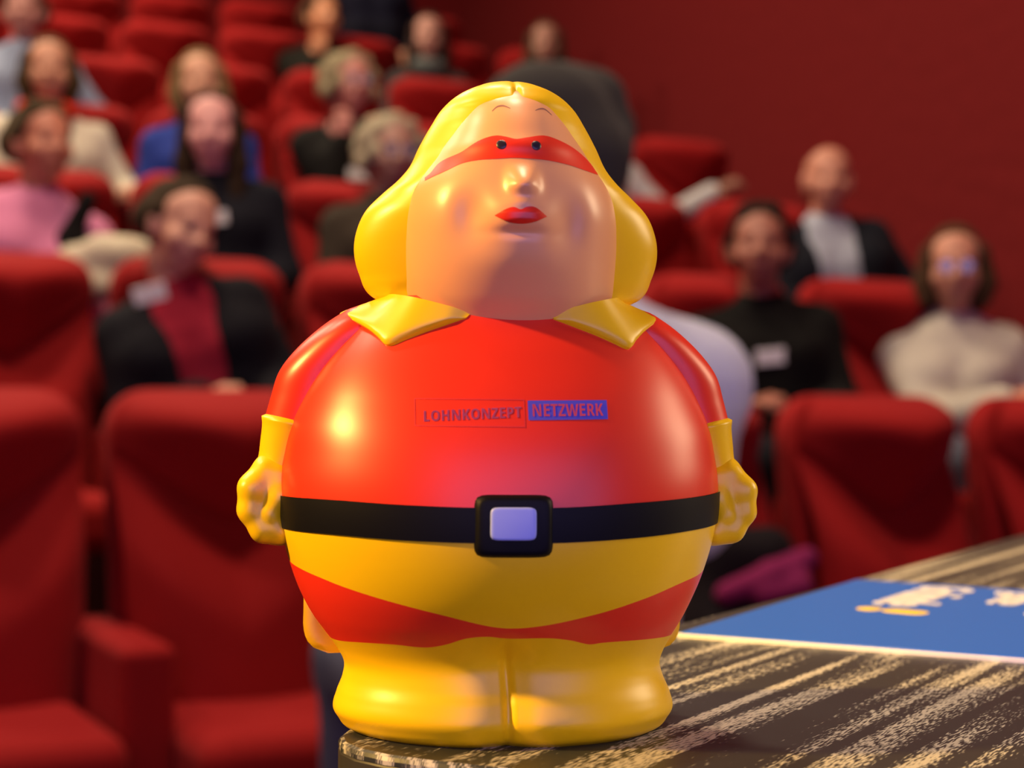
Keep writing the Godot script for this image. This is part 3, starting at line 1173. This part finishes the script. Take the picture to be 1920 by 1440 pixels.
func person(d: Dictionary) -> void:
	var head_at: Vector3 = d.at
	var floor_y: float = d.floor
	var yaw: float = d.get("yaw", 12.0)
	var turn := Basis(Vector3.UP, deg_to_rad(yaw))
	var lean: Vector3 = d.get("lean", Vector3(0, 0, -0.05))         # hips from head, in the body's own axes
	var standing: bool = d.get("standing", false)
	var hips := head_at + turn * lean
	var base := Vector3(hips.x, floor_y, hips.z)
	var t := thing("person", d.label, "person", base, yaw)
	var inv := turn.inverse()
	var h := inv * (head_at - base)
	var hip_y: float = 0.93 if standing else d.get("hip", 0.53)
	var p := Vector3(0, hip_y, 0)
	var hb := Basis.from_euler(Vector3(deg_to_rad(-d.get("nod", 0.0)), deg_to_rad(d.get("look", 0.0)), deg_to_rad(d.get("tilt", 0.0))))
	var neck := h + hb * Vector3(0, -0.09, -0.03)
	var nape := h + Vector3(0, -0.20, -0.05)
	var up := (nape - p).normalized()
	var across := Vector3(1, 0, 0)
	across = (across - up * across.dot(up)).normalized()
	var front := across.cross(up).normalized()
	if front.z < 0:
		front = -front
	var chest := nape - up * 0.15 + front * 0.015
	var waist := p.lerp(nape, 0.42)
	var broad: float = d.get("broad", 1.0)
	var trunk := PackedFloat32Array()
	for s in [-1.0, 1.0]:
		bone(trunk, p + across * 0.075 * s, waist + across * 0.06 * s, 0.115 * broad, 0.105 * broad)
		bone(trunk, waist + across * 0.06 * s, chest + across * 0.085 * s, 0.105 * broad, 0.105 * broad)
		bone(trunk, chest + across * 0.085 * s, nape + across * 0.06 * s - up * 0.05, 0.105 * broad, 0.055)
	bone(trunk, nape, nape - up * 0.08, 0.075, 0.09)
	var arms := PackedFloat32Array()
	var skin := PackedFloat32Array()
	var hands := PackedFloat32Array()
	var wrists: Array = d.get("wrists", [Vector3(-0.12, 0.70, 0.30), Vector3(0.12, 0.70, 0.30)])
	if standing and not d.has("wrists"):
		wrists = [Vector3(-0.24, 0.80, 0.08), Vector3(0.24, 0.80, 0.08)]
	for k in 2:
		var s := -1.0 if k == 0 else 1.0
		var shoulder: Vector3 = nape + across * 0.175 * s * broad - up * 0.075
		bone(trunk, nape + across * 0.05 * s - up * 0.03, shoulder, 0.06, 0.062)
		var w: Vector3 = wrists[k]
		var reach := w - shoulder
		if reach.length() > 0.53:
			w = shoulder + reach.normalized() * 0.53
		var e := limb(arms, shoulder, w, 0.28, 0.255, d.get("pole", Vector3(s * 0.5, -0.6, -0.6)) if not d.has("poles") else d.poles[k], 0.057, 0.045, 0.034)
		hand(hands, w, (w - e), d.get("palm", Vector3(0, -0.8, -0.5)), -s)
	skin.append_array(trunk)
	skin.append_array(arms)
	var legs := PackedFloat32Array()
	for s in [-1.0, 1.0]:
		var hip: Vector3 = p + Vector3(0.09 * s, -0.02, 0.02)
		if standing:
			var foot: Vector3 = Vector3(0.1 * s, 0.09, 0.0)
			bone(legs, hip, Vector3(0.1 * s, 0.5, 0.02), 0.098, 0.066)
			bone(legs, Vector3(0.1 * s, 0.5, 0.02), foot, 0.064, 0.045)
			bone(skin, foot, foot + Vector3(0.02 * s, -0.05, 0.16), 0.045, 0.036)
		else:
			var spread: float = 0.11 + d.get("splay", 0.0) * maxf(s, 0.0)
			var knee: Vector3 = Vector3(spread * s, hip_y, 0.44 - spread * 0.5 + 0.055)
			var foot: Vector3 = Vector3(spread * s, maxf(0.09, hip_y - 0.46), knee.z - 0.02)
			bone(legs, hip, knee, 0.092, 0.068)
			bone(legs, knee, foot, 0.064, 0.045)
			bone(skin, foot, foot + Vector3(0.02 * s, -0.05, 0.15), 0.045, 0.036)
	skin.append_array(legs)
	bone(skin, neck, nape, 0.054, 0.064)
	bone(skin, h + hb * Vector3(0, -0.03, 0.0), neck, 0.06, 0.055)
	var body := nets(skin, 0.03, 0.024)
	var heads := PackedFloat32Array()
	head_bones(heads, h, hb)
	bone(heads, h + hb * Vector3(0, -0.04, -0.02), neck, 0.056, 0.054)
	body.add(nets(heads, 0.022, 0.009))
	body.add(nets(hands, 0.012, 0.007))
	part("body", body.mesh(), paint(d.get("skin", Color8(206, 150, 124)), 0.5), t)
	var top := PackedFloat32Array()
	top.append_array(trunk)
	top.append_array(arms)
	for k in range(0, top.size(), 8):
		top[k + 6] += 0.017
		top[k + 7] += 0.017
	part("shirt", nets(top, 0.04, 0.02).mesh(), cloth(d.shirt), t)
	for k in range(0, legs.size(), 8):
		legs[k + 6] += 0.015
		legs[k + 7] += 0.015
	bone(legs, p + Vector3(-0.08, 0.0, 0), p + Vector3(0.08, 0.0, 0), 0.128, 0.128)
	part("trousers", nets(legs, 0.03, 0.024).mesh(), cloth(d.get("legs", Color8(30, 32, 42))), t)
	var hair := PackedFloat32Array()
	hair_bones(hair, h, hb, d.get("hair", "short"))
	part("hair", nets(hair, 0.02, 0.011).mesh(), cloth(d.get("hair_color", Color8(58, 42, 32)), 0.4), t)
	var ball := SphereMesh.new()
	ball.radius = 0.0125
	ball.height = 0.025
	ball.radial_segments = 16
	ball.rings = 8
	for s in [-1.0, 1.0]:
		part("eye", ball, M.eye, t).position = h + hb * Vector3(0.035 * s, 0.006, 0.0935)
	var lip := CapsuleMesh.new()
	lip.radius = 0.0075
	lip.height = 0.05
	lip.radial_segments = 12
	lip.rings = 4
	var mouth := part("mouth", lip, paint(d.get("lip", Color8(150, 74, 74)), 0.5), t)
	mouth.transform = Transform3D(hb * Basis(Vector3.BACK, PI / 2), h + hb * Vector3(0, -0.062, 0.105))
	if d.has("glasses"):
		var rim := TorusMesh.new()
		rim.inner_radius = 0.021
		rim.outer_radius = 0.0255
		rim.rings = 24
		rim.ring_segments = 8
		var g := Node3D.new()
		g.name = "glasses"
		t.add_child(g, true)
		g.transform = Transform3D(hb, h + hb * Vector3(0, 0.006, 0.117))
		for s in [-1.0, 1.0]:
			part("rim", rim, M.dark_metal, g).transform = Transform3D(Basis(Vector3.RIGHT, PI / 2), Vector3(0.033 * s, 0, 0))
			var lens := CylinderMesh.new()
			lens.top_radius = 0.0225
			lens.bottom_radius = 0.0225
			lens.height = 0.003
			var gm := paint(Color(0.75, 0.78, 1.0, 0.25), 0.05)
			gm.transparency = BaseMaterial3D.TRANSPARENCY_ALPHA
			gm.metallic_specular = 1.0
			part("lens", lens, gm, g).transform = Transform3D(Basis(Vector3.RIGHT, PI / 2), Vector3(0.033 * s, 0, 0))
			part("temple", soft_box(Vector3(0.004, 0.006, 0.12), 0.002), M.dark_metal, g).position = Vector3(0.072 * s, 0.004, -0.062)
		part("bridge", soft_box(Vector3(0.02, 0.004, 0.004), 0.0015), M.dark_metal, g)
	if d.has("badge"):
		var q: Vector3 = d.badge
		var b := part("name_badge", soft_box(Vector3(0.095, 0.05, 0.006), 0.0025), paint(Color8(232, 234, 240), 0.4), t, "white name badge")
		b.transform = Transform3D(Basis(across, up, front), chest + across * q.x + up * q.y + front * (0.122 * broad + q.z))
	if d.has("scarf"):
		var sc := PackedFloat32Array()
		for k in 8:
			var a0 := k * TAU / 8
			var a1 := (k + 1) * TAU / 8
			bone(sc, nape + Vector3(sin(a0) * 0.085, 0.045 - 0.02 * cos(a0), 0.02 + cos(a0) * 0.085), nape + Vector3(sin(a1) * 0.085, 0.045 - 0.02 * cos(a1), 0.02 + cos(a1) * 0.085), 0.04, 0.04)
		part("scarf", nets(sc, 0.03, 0.014).mesh(), cloth(d.scarf), t, "scarf round the neck")
	if d.has("jacket"):
		# open jacket: one half each side of the chest, over the arms
		for k in 2:
			var s := -1.0 if k == 0 else 1.0
			var j := PackedFloat32Array()
			bone(j, p + across * 0.125 * s + up * 0.04 + front * 0.035, waist + across * 0.125 * s + front * 0.035, 0.115, 0.11)
			bone(j, waist + across * 0.125 * s + front * 0.035, chest + across * 0.135 * s + front * 0.035, 0.11, 0.11)
			bone(j, chest + across * 0.135 * s + front * 0.035, nape + across * 0.085 * s - up * 0.02, 0.11, 0.065)
			bone(j, nape + across * 0.085 * s - up * 0.02 + front * 0.02, nape + across * 0.06 * s + up * 0.02 - front * 0.03, 0.05, 0.04)
			bone(j, nape + across * 0.085 * s - up * 0.03, nape + across * 0.175 * s * broad - up * 0.07, 0.066, 0.086)
			for i in range(0, 16):
				j.append(arms[k * 16 + i] + (0.03 if i % 8 >= 6 else 0.0))
			part("jacket_half", nets(j, 0.03, 0.02).mesh(), cloth(d.jacket), t, "open jacket front with sleeve")


func build_people() -> void:
	var fl := floors
	person({label = "person in a pale lilac shirt and jeans perched on a stool behind the toy figure", at = Vector3(0, CAM_Y, 0) + sight(1050, 330) * 2.33, floor = 0.0, yaw = 174.0, hip = 0.72, splay = 0.18, lean = Vector3(0.04, 0, -0.02), look = -20.0, shirt = Color8(202, 206, 228), legs = Color8(84, 88, 112), hair = "short", hair_color = Color8(54, 52, 50), skin = Color8(190, 140, 115), broad = 1.08, wrists = [Vector3(-0.06, 1.10, 0.33), Vector3(0.06, 1.02, 0.33)], poles = [Vector3(-0.6, -1, 0), Vector3(0.3, -1, 0)]})
	build_stool(Vector3(0, CAM_Y, 0) + sight(1050, 330) * 2.33 + Basis(Vector3.UP, deg_to_rad(174.0)) * Vector3(0.04, 0, -0.02))
	person({label = "seated person in an open black jacket over a dusky red shirt, head tilted", at = in_row(338, 430, 1), floor = fl[1], yaw = 20.0, look = 24.0, nod = -10.0, tilt = -12.0, lean = Vector3(0.14, 0, -0.08), shirt = Color8(168, 40, 62), jacket = Color8(22, 22, 30), hair = "thin", hair_color = Color8(52, 40, 28), badge = Vector3(-0.09, 0.19, 0.0), skin = Color8(216, 160, 140)})
	person({label = "seated person in a black top with white name badge, third row, arms lowered", at = in_row(398, 248, 2), floor = fl[2], yaw = 8.0, look = -4.0, lean = Vector3(0.06, 0, -0.06), shirt = Color8(20, 21, 32), hair = "long", hair_color = Color8(46, 32, 22), badge = Vector3(0.0, 0.03, 0.0), skin = Color8(222, 160, 160), broad = 1.08})
	person({label = "seated person in a pink patterned shirt leaning forward, third row far left", at = in_row(78, 272, 2, 0.45), floor = fl[2], yaw = 22.0, look = 22.0, nod = 4.0, lean = Vector3(-0.08, 0, -0.12), shirt = Color8(226, 142, 184), hair = "short", hair_color = Color8(70, 58, 40), skin = Color8(196, 126, 104), broad = 1.08})
	person({label = "seated person in a cream sweater with orange red scarf, behind the pink shirt", at = in_row(92, 135, 3), floor = fl[3], yaw = 26.0, look = -10.0, lean = Vector3(0.02, 0, -0.14), shirt = Color8(232, 226, 206), scarf = Color8(235, 52, 28), hair = "bob", hair_color = Color8(66, 50, 30), skin = Color8(206, 148, 122), wrists = [Vector3(-0.06, 0.74, 0.34), Vector3(0.30, 0.72, 0.30)], broad = 1.12})
	person({label = "seated person in a royal blue top, partly behind a person in black", at = in_row(374, 158, 3), floor = fl[3], yaw = 10.0, look = 5.0, shirt = Color8(42, 62, 150), hair = "bob", hair_color = Color8(120, 98, 66), skin = Color8(214, 160, 134)})
	person({label = "seated person in black with a white badge resting the chin on one hand, fourth row", at = in_row(655, 160, 3), floor = fl[3], yaw = 14.0, look = 16.0, nod = 4.0, shirt = Color8(26, 26, 26), hair = "curly", hair_color = Color8(150, 140, 112), skin = Color8(206, 140, 130), badge = Vector3(0.03, -0.06, 0.02), wrists = [Vector3(-0.05, 0.98, 0.14), Vector3(0.12, 0.70, 0.30)], palm = Vector3(0, 0, -1), glasses = true})
	person({label = "seated person in an olive brown top and glasses, beside the toy's head", at = in_row(732, 290, 2), floor = fl[2], yaw = 14.0, look = 8.0, shirt = Color8(60, 52, 44), hair = "curly", hair_color = Color8(164, 154, 132), skin = Color8(176, 132, 120), glasses = true})
	person({label = "seated person in black holding a hand to the chin, sixth row at the top edge", at = in_row(604, 34, 5), floor = fl[5], yaw = 14.0, look = 20.0, nod = 6.0, shirt = Color8(30, 30, 26), hair = "short", hair_color = Color8(70, 54, 38), skin = Color8(220, 156, 116), wrists = [Vector3(-0.03, 0.92, 0.15), Vector3(0.12, 0.70, 0.30)], palm = Vector3(0, 0, -1)})
	person({label = "standing person in dark navy clothes whose head is above the picture, last row", at = in_row(700, -90, 6, 0.3), floor = fl[6], yaw = 10.0, standing = true, lean = Vector3(0, 0, 0), shirt = Color8(20, 22, 42), legs = Color8(18, 20, 36), hair = "short"})
	person({label = "seated person in a grey top with a grey scarf, sixth row", at = in_row(803, 72, 5), floor = fl[5], yaw = 8.0, look = -6.0, shirt = Color8(70, 70, 72), scarf = Color8(104, 112, 112), hair = "long", hair_color = Color8(50, 36, 32), skin = Color8(196, 146, 132)})
	person({label = "seated person in a dark brown jacket, sixth row nearest the right wall", at = in_row(1022, 86, 5), floor = fl[5], yaw = 6.0, look = -6.0, shirt = Color8(60, 58, 52), hair = "long", hair_color = Color8(70, 54, 40), skin = Color8(176, 128, 112)})
	person({label = "seated person in pale blue shirt with one arm stretched out, top left corner", at = in_row(45, 22, 4), floor = fl[4], yaw = 16.0, look = -8.0, shirt = Color8(150, 166, 196), hair = "short", hair_color = Color8(64, 48, 34), skin = Color8(196, 140, 130), wrists = [Vector3(-0.10, 0.70, 0.30), Vector3(0.40, 0.76, 0.20)], broad = 1.1})
	person({label = "seated person in a dark suit jacket over a pale blue shirt, third row", at = in_row(1552, 338, 2), floor = fl[2], yaw = 6.0, look = -8.0, lean = Vector3(0.08, 0, -0.06), shirt = Color8(176, 186, 206), jacket = Color8(28, 32, 42), hair = "bald", hair_color = Color8(130, 104, 84), skin = Color8(212, 150, 128), wrists = [Vector3(-0.1, 0.70, 0.30), Vector3(0.34, 0.70, 0.22)], broad = 1.08})
	person({label = "seated person in black sweater with white name badge, second row right of the toy figure", at = in_row(1424, 468, 1), floor = fl[1], yaw = 0.0, look = -8.0, nod = 6.0, lean = Vector3(0.05, 0, -0.06), shirt = Color8(20, 20, 20), hair = "short", hair_color = Color8(24, 20, 16), skin = Color8(168, 108, 92), badge = Vector3(0.01, 0.0, 0.0), broad = 1.1})
	person({label = "seated person in cream sweater and glasses with one arm held out sideways", at = in_row(1790, 506, 1), floor = fl[1], yaw = -4.0, look = -8.0, lean = Vector3(0.02, 0, -0.06), shirt = Color8(218, 214, 200), legs = Color8(108, 116, 138), hair = "bob", hair_color = Color8(70, 50, 34), skin = Color8(208, 146, 124), glasses = true, wrists = [Vector3(0.10, 0.72, 0.26), Vector3(0.46, 0.80, 0.12)], poles = [Vector3(-0.8, -0.5, -0.2), Vector3(0.3, -0.9, -0.2)]})
	person({label = "seated person in white shirt stretching one arm sideways, behind the standing person's head", at = in_row(1108, 222, 3), floor = fl[3], yaw = 6.0, shirt = Color8(206, 208, 212), hair = "short", hair_color = Color8(60, 46, 34), skin = Color8(150, 104, 90), wrists = [Vector3(-0.12, 0.70, 0.30), Vector3(0.56, 0.82, 0.16)], poles = [Vector3(-0.5, -0.6, -0.5), Vector3(0.1, -0.9, -0.3)]})


# ------------------------------------------------------------------ things left on the seats
func lump(called: String, label: String, category: String, at: Vector3, spots: Array, m: Material, k := 0.05) -> void:
	var b := PackedFloat32Array()
	for q in spots:
		bone(b, q[0], q[1], q[2], q[3])
	var o := part(numbered(called), nets(b, k, 0.014).mesh(), m, self)
	o.position = at
	tag(o, label, category)


func build_belongings() -> void:
	var at := in_row(205, 492, 2, 0.62)
	lump("knitted_jacket", "cream knitted jacket heaped in front of the pink shirt", "jacket", at, [[Vector3(-0.12, 0, 0), Vector3(0.10, 0.02, 0), 0.06, 0.06], [Vector3(-0.10, -0.08, 0.02), Vector3(0.1, -0.07, 0.02), 0.06, 0.06], [Vector3(-0.02, 0.04, 0.02), Vector3(0.06, 0.03, 0.04), 0.05, 0.05]], cloth(Color8(214, 206, 184)))
	at = in_row(148, 412, 2, 0.5)
	lump("shoulder_bag", "black shoulder bag held beside the pink shirt", "bag", at, [[Vector3(0.03, 0.07, 0), Vector3(-0.04, -0.08, 0), 0.03, 0.04], [Vector3(-0.03, -0.07, 0), Vector3(0.03, -0.08, 0.0), 0.04, 0.03]], cloth(Color8(18, 16, 18)), 0.03)
	at = in_row(1400, 1045, 0, 0.3)
	var sit := 0.47 - at.y        # the seat cushion, seen from the middle of the bag
	lump("backpack", "soft black backpack standing on a front row seat behind the counter", "bag", at, [[Vector3(-0.07, sit + 0.09, 0), Vector3(0.07, sit + 0.09, 0), 0.09, 0.09], [Vector3(-0.07, sit + 0.09, 0), Vector3(-0.06, 0.0, -0.02), 0.09, 0.06], [Vector3(0.07, sit + 0.09, 0), Vector3(0.05, 0.0, -0.02), 0.09, 0.06], [Vector3(-0.06, 0.0, -0.02), Vector3(0.05, 0.01, -0.02), 0.06, 0.055], [Vector3(-0.05, sit + 0.08, 0.09), Vector3(0.05, sit + 0.08, 0.09), 0.055, 0.055]], cloth(Color8(22, 16, 22)))
	lump("magenta_scarf", "crumpled magenta scarf draped over the black backpack", "scarf", at + Vector3(0.06, -0.03, 0.05), [[Vector3(-0.12, -0.05, 0.02), Vector3(-0.02, -0.01, 0.01), 0.028, 0.034], [Vector3(0.0, 0.0, 0), Vector3(0.08, 0.03, -0.03), 0.034, 0.03], [Vector3(-0.03, -0.05, 0.03), Vector3(0.06, -0.03, 0.02), 0.028, 0.028], [Vector3(0.05, -0.01, 0.0), Vector3(0.09, -0.16, 0.01), 0.03, 0.022]], cloth(Color8(128, 32, 84)), 0.02)


func build_stool(at: Vector3) -> void:
	var t := thing("bar_stool", "black bar stool under the person in the lilac shirt", "stool", Vector3(at.x, 0, at.z))
	var c := CylinderMesh.new()
	c.top_radius = 0.17
	c.bottom_radius = 0.18
	c.height = 0.05
	part("seat", c, M.seat_shell, t).position.y = 0.585
	for k in 4:
		var a := k * PI / 2 + 0.6
		var leg := CylinderMesh.new()
		leg.top_radius = 0.014
		leg.bottom_radius = 0.014
		leg.height = 0.6
		var o := part("leg", leg, M.dark_metal, t)
		o.position = Vector3(sin(a) * 0.16, 0.28, cos(a) * 0.16)
		o.rotation = Vector3(-cos(a) * 0.13, 0, sin(a) * 0.13)
	var ring := TorusMesh.new()
	ring.inner_radius = 0.165
	ring.outer_radius = 0.185
	part("foot_ring", ring, M.dark_metal, t).position.y = 0.2
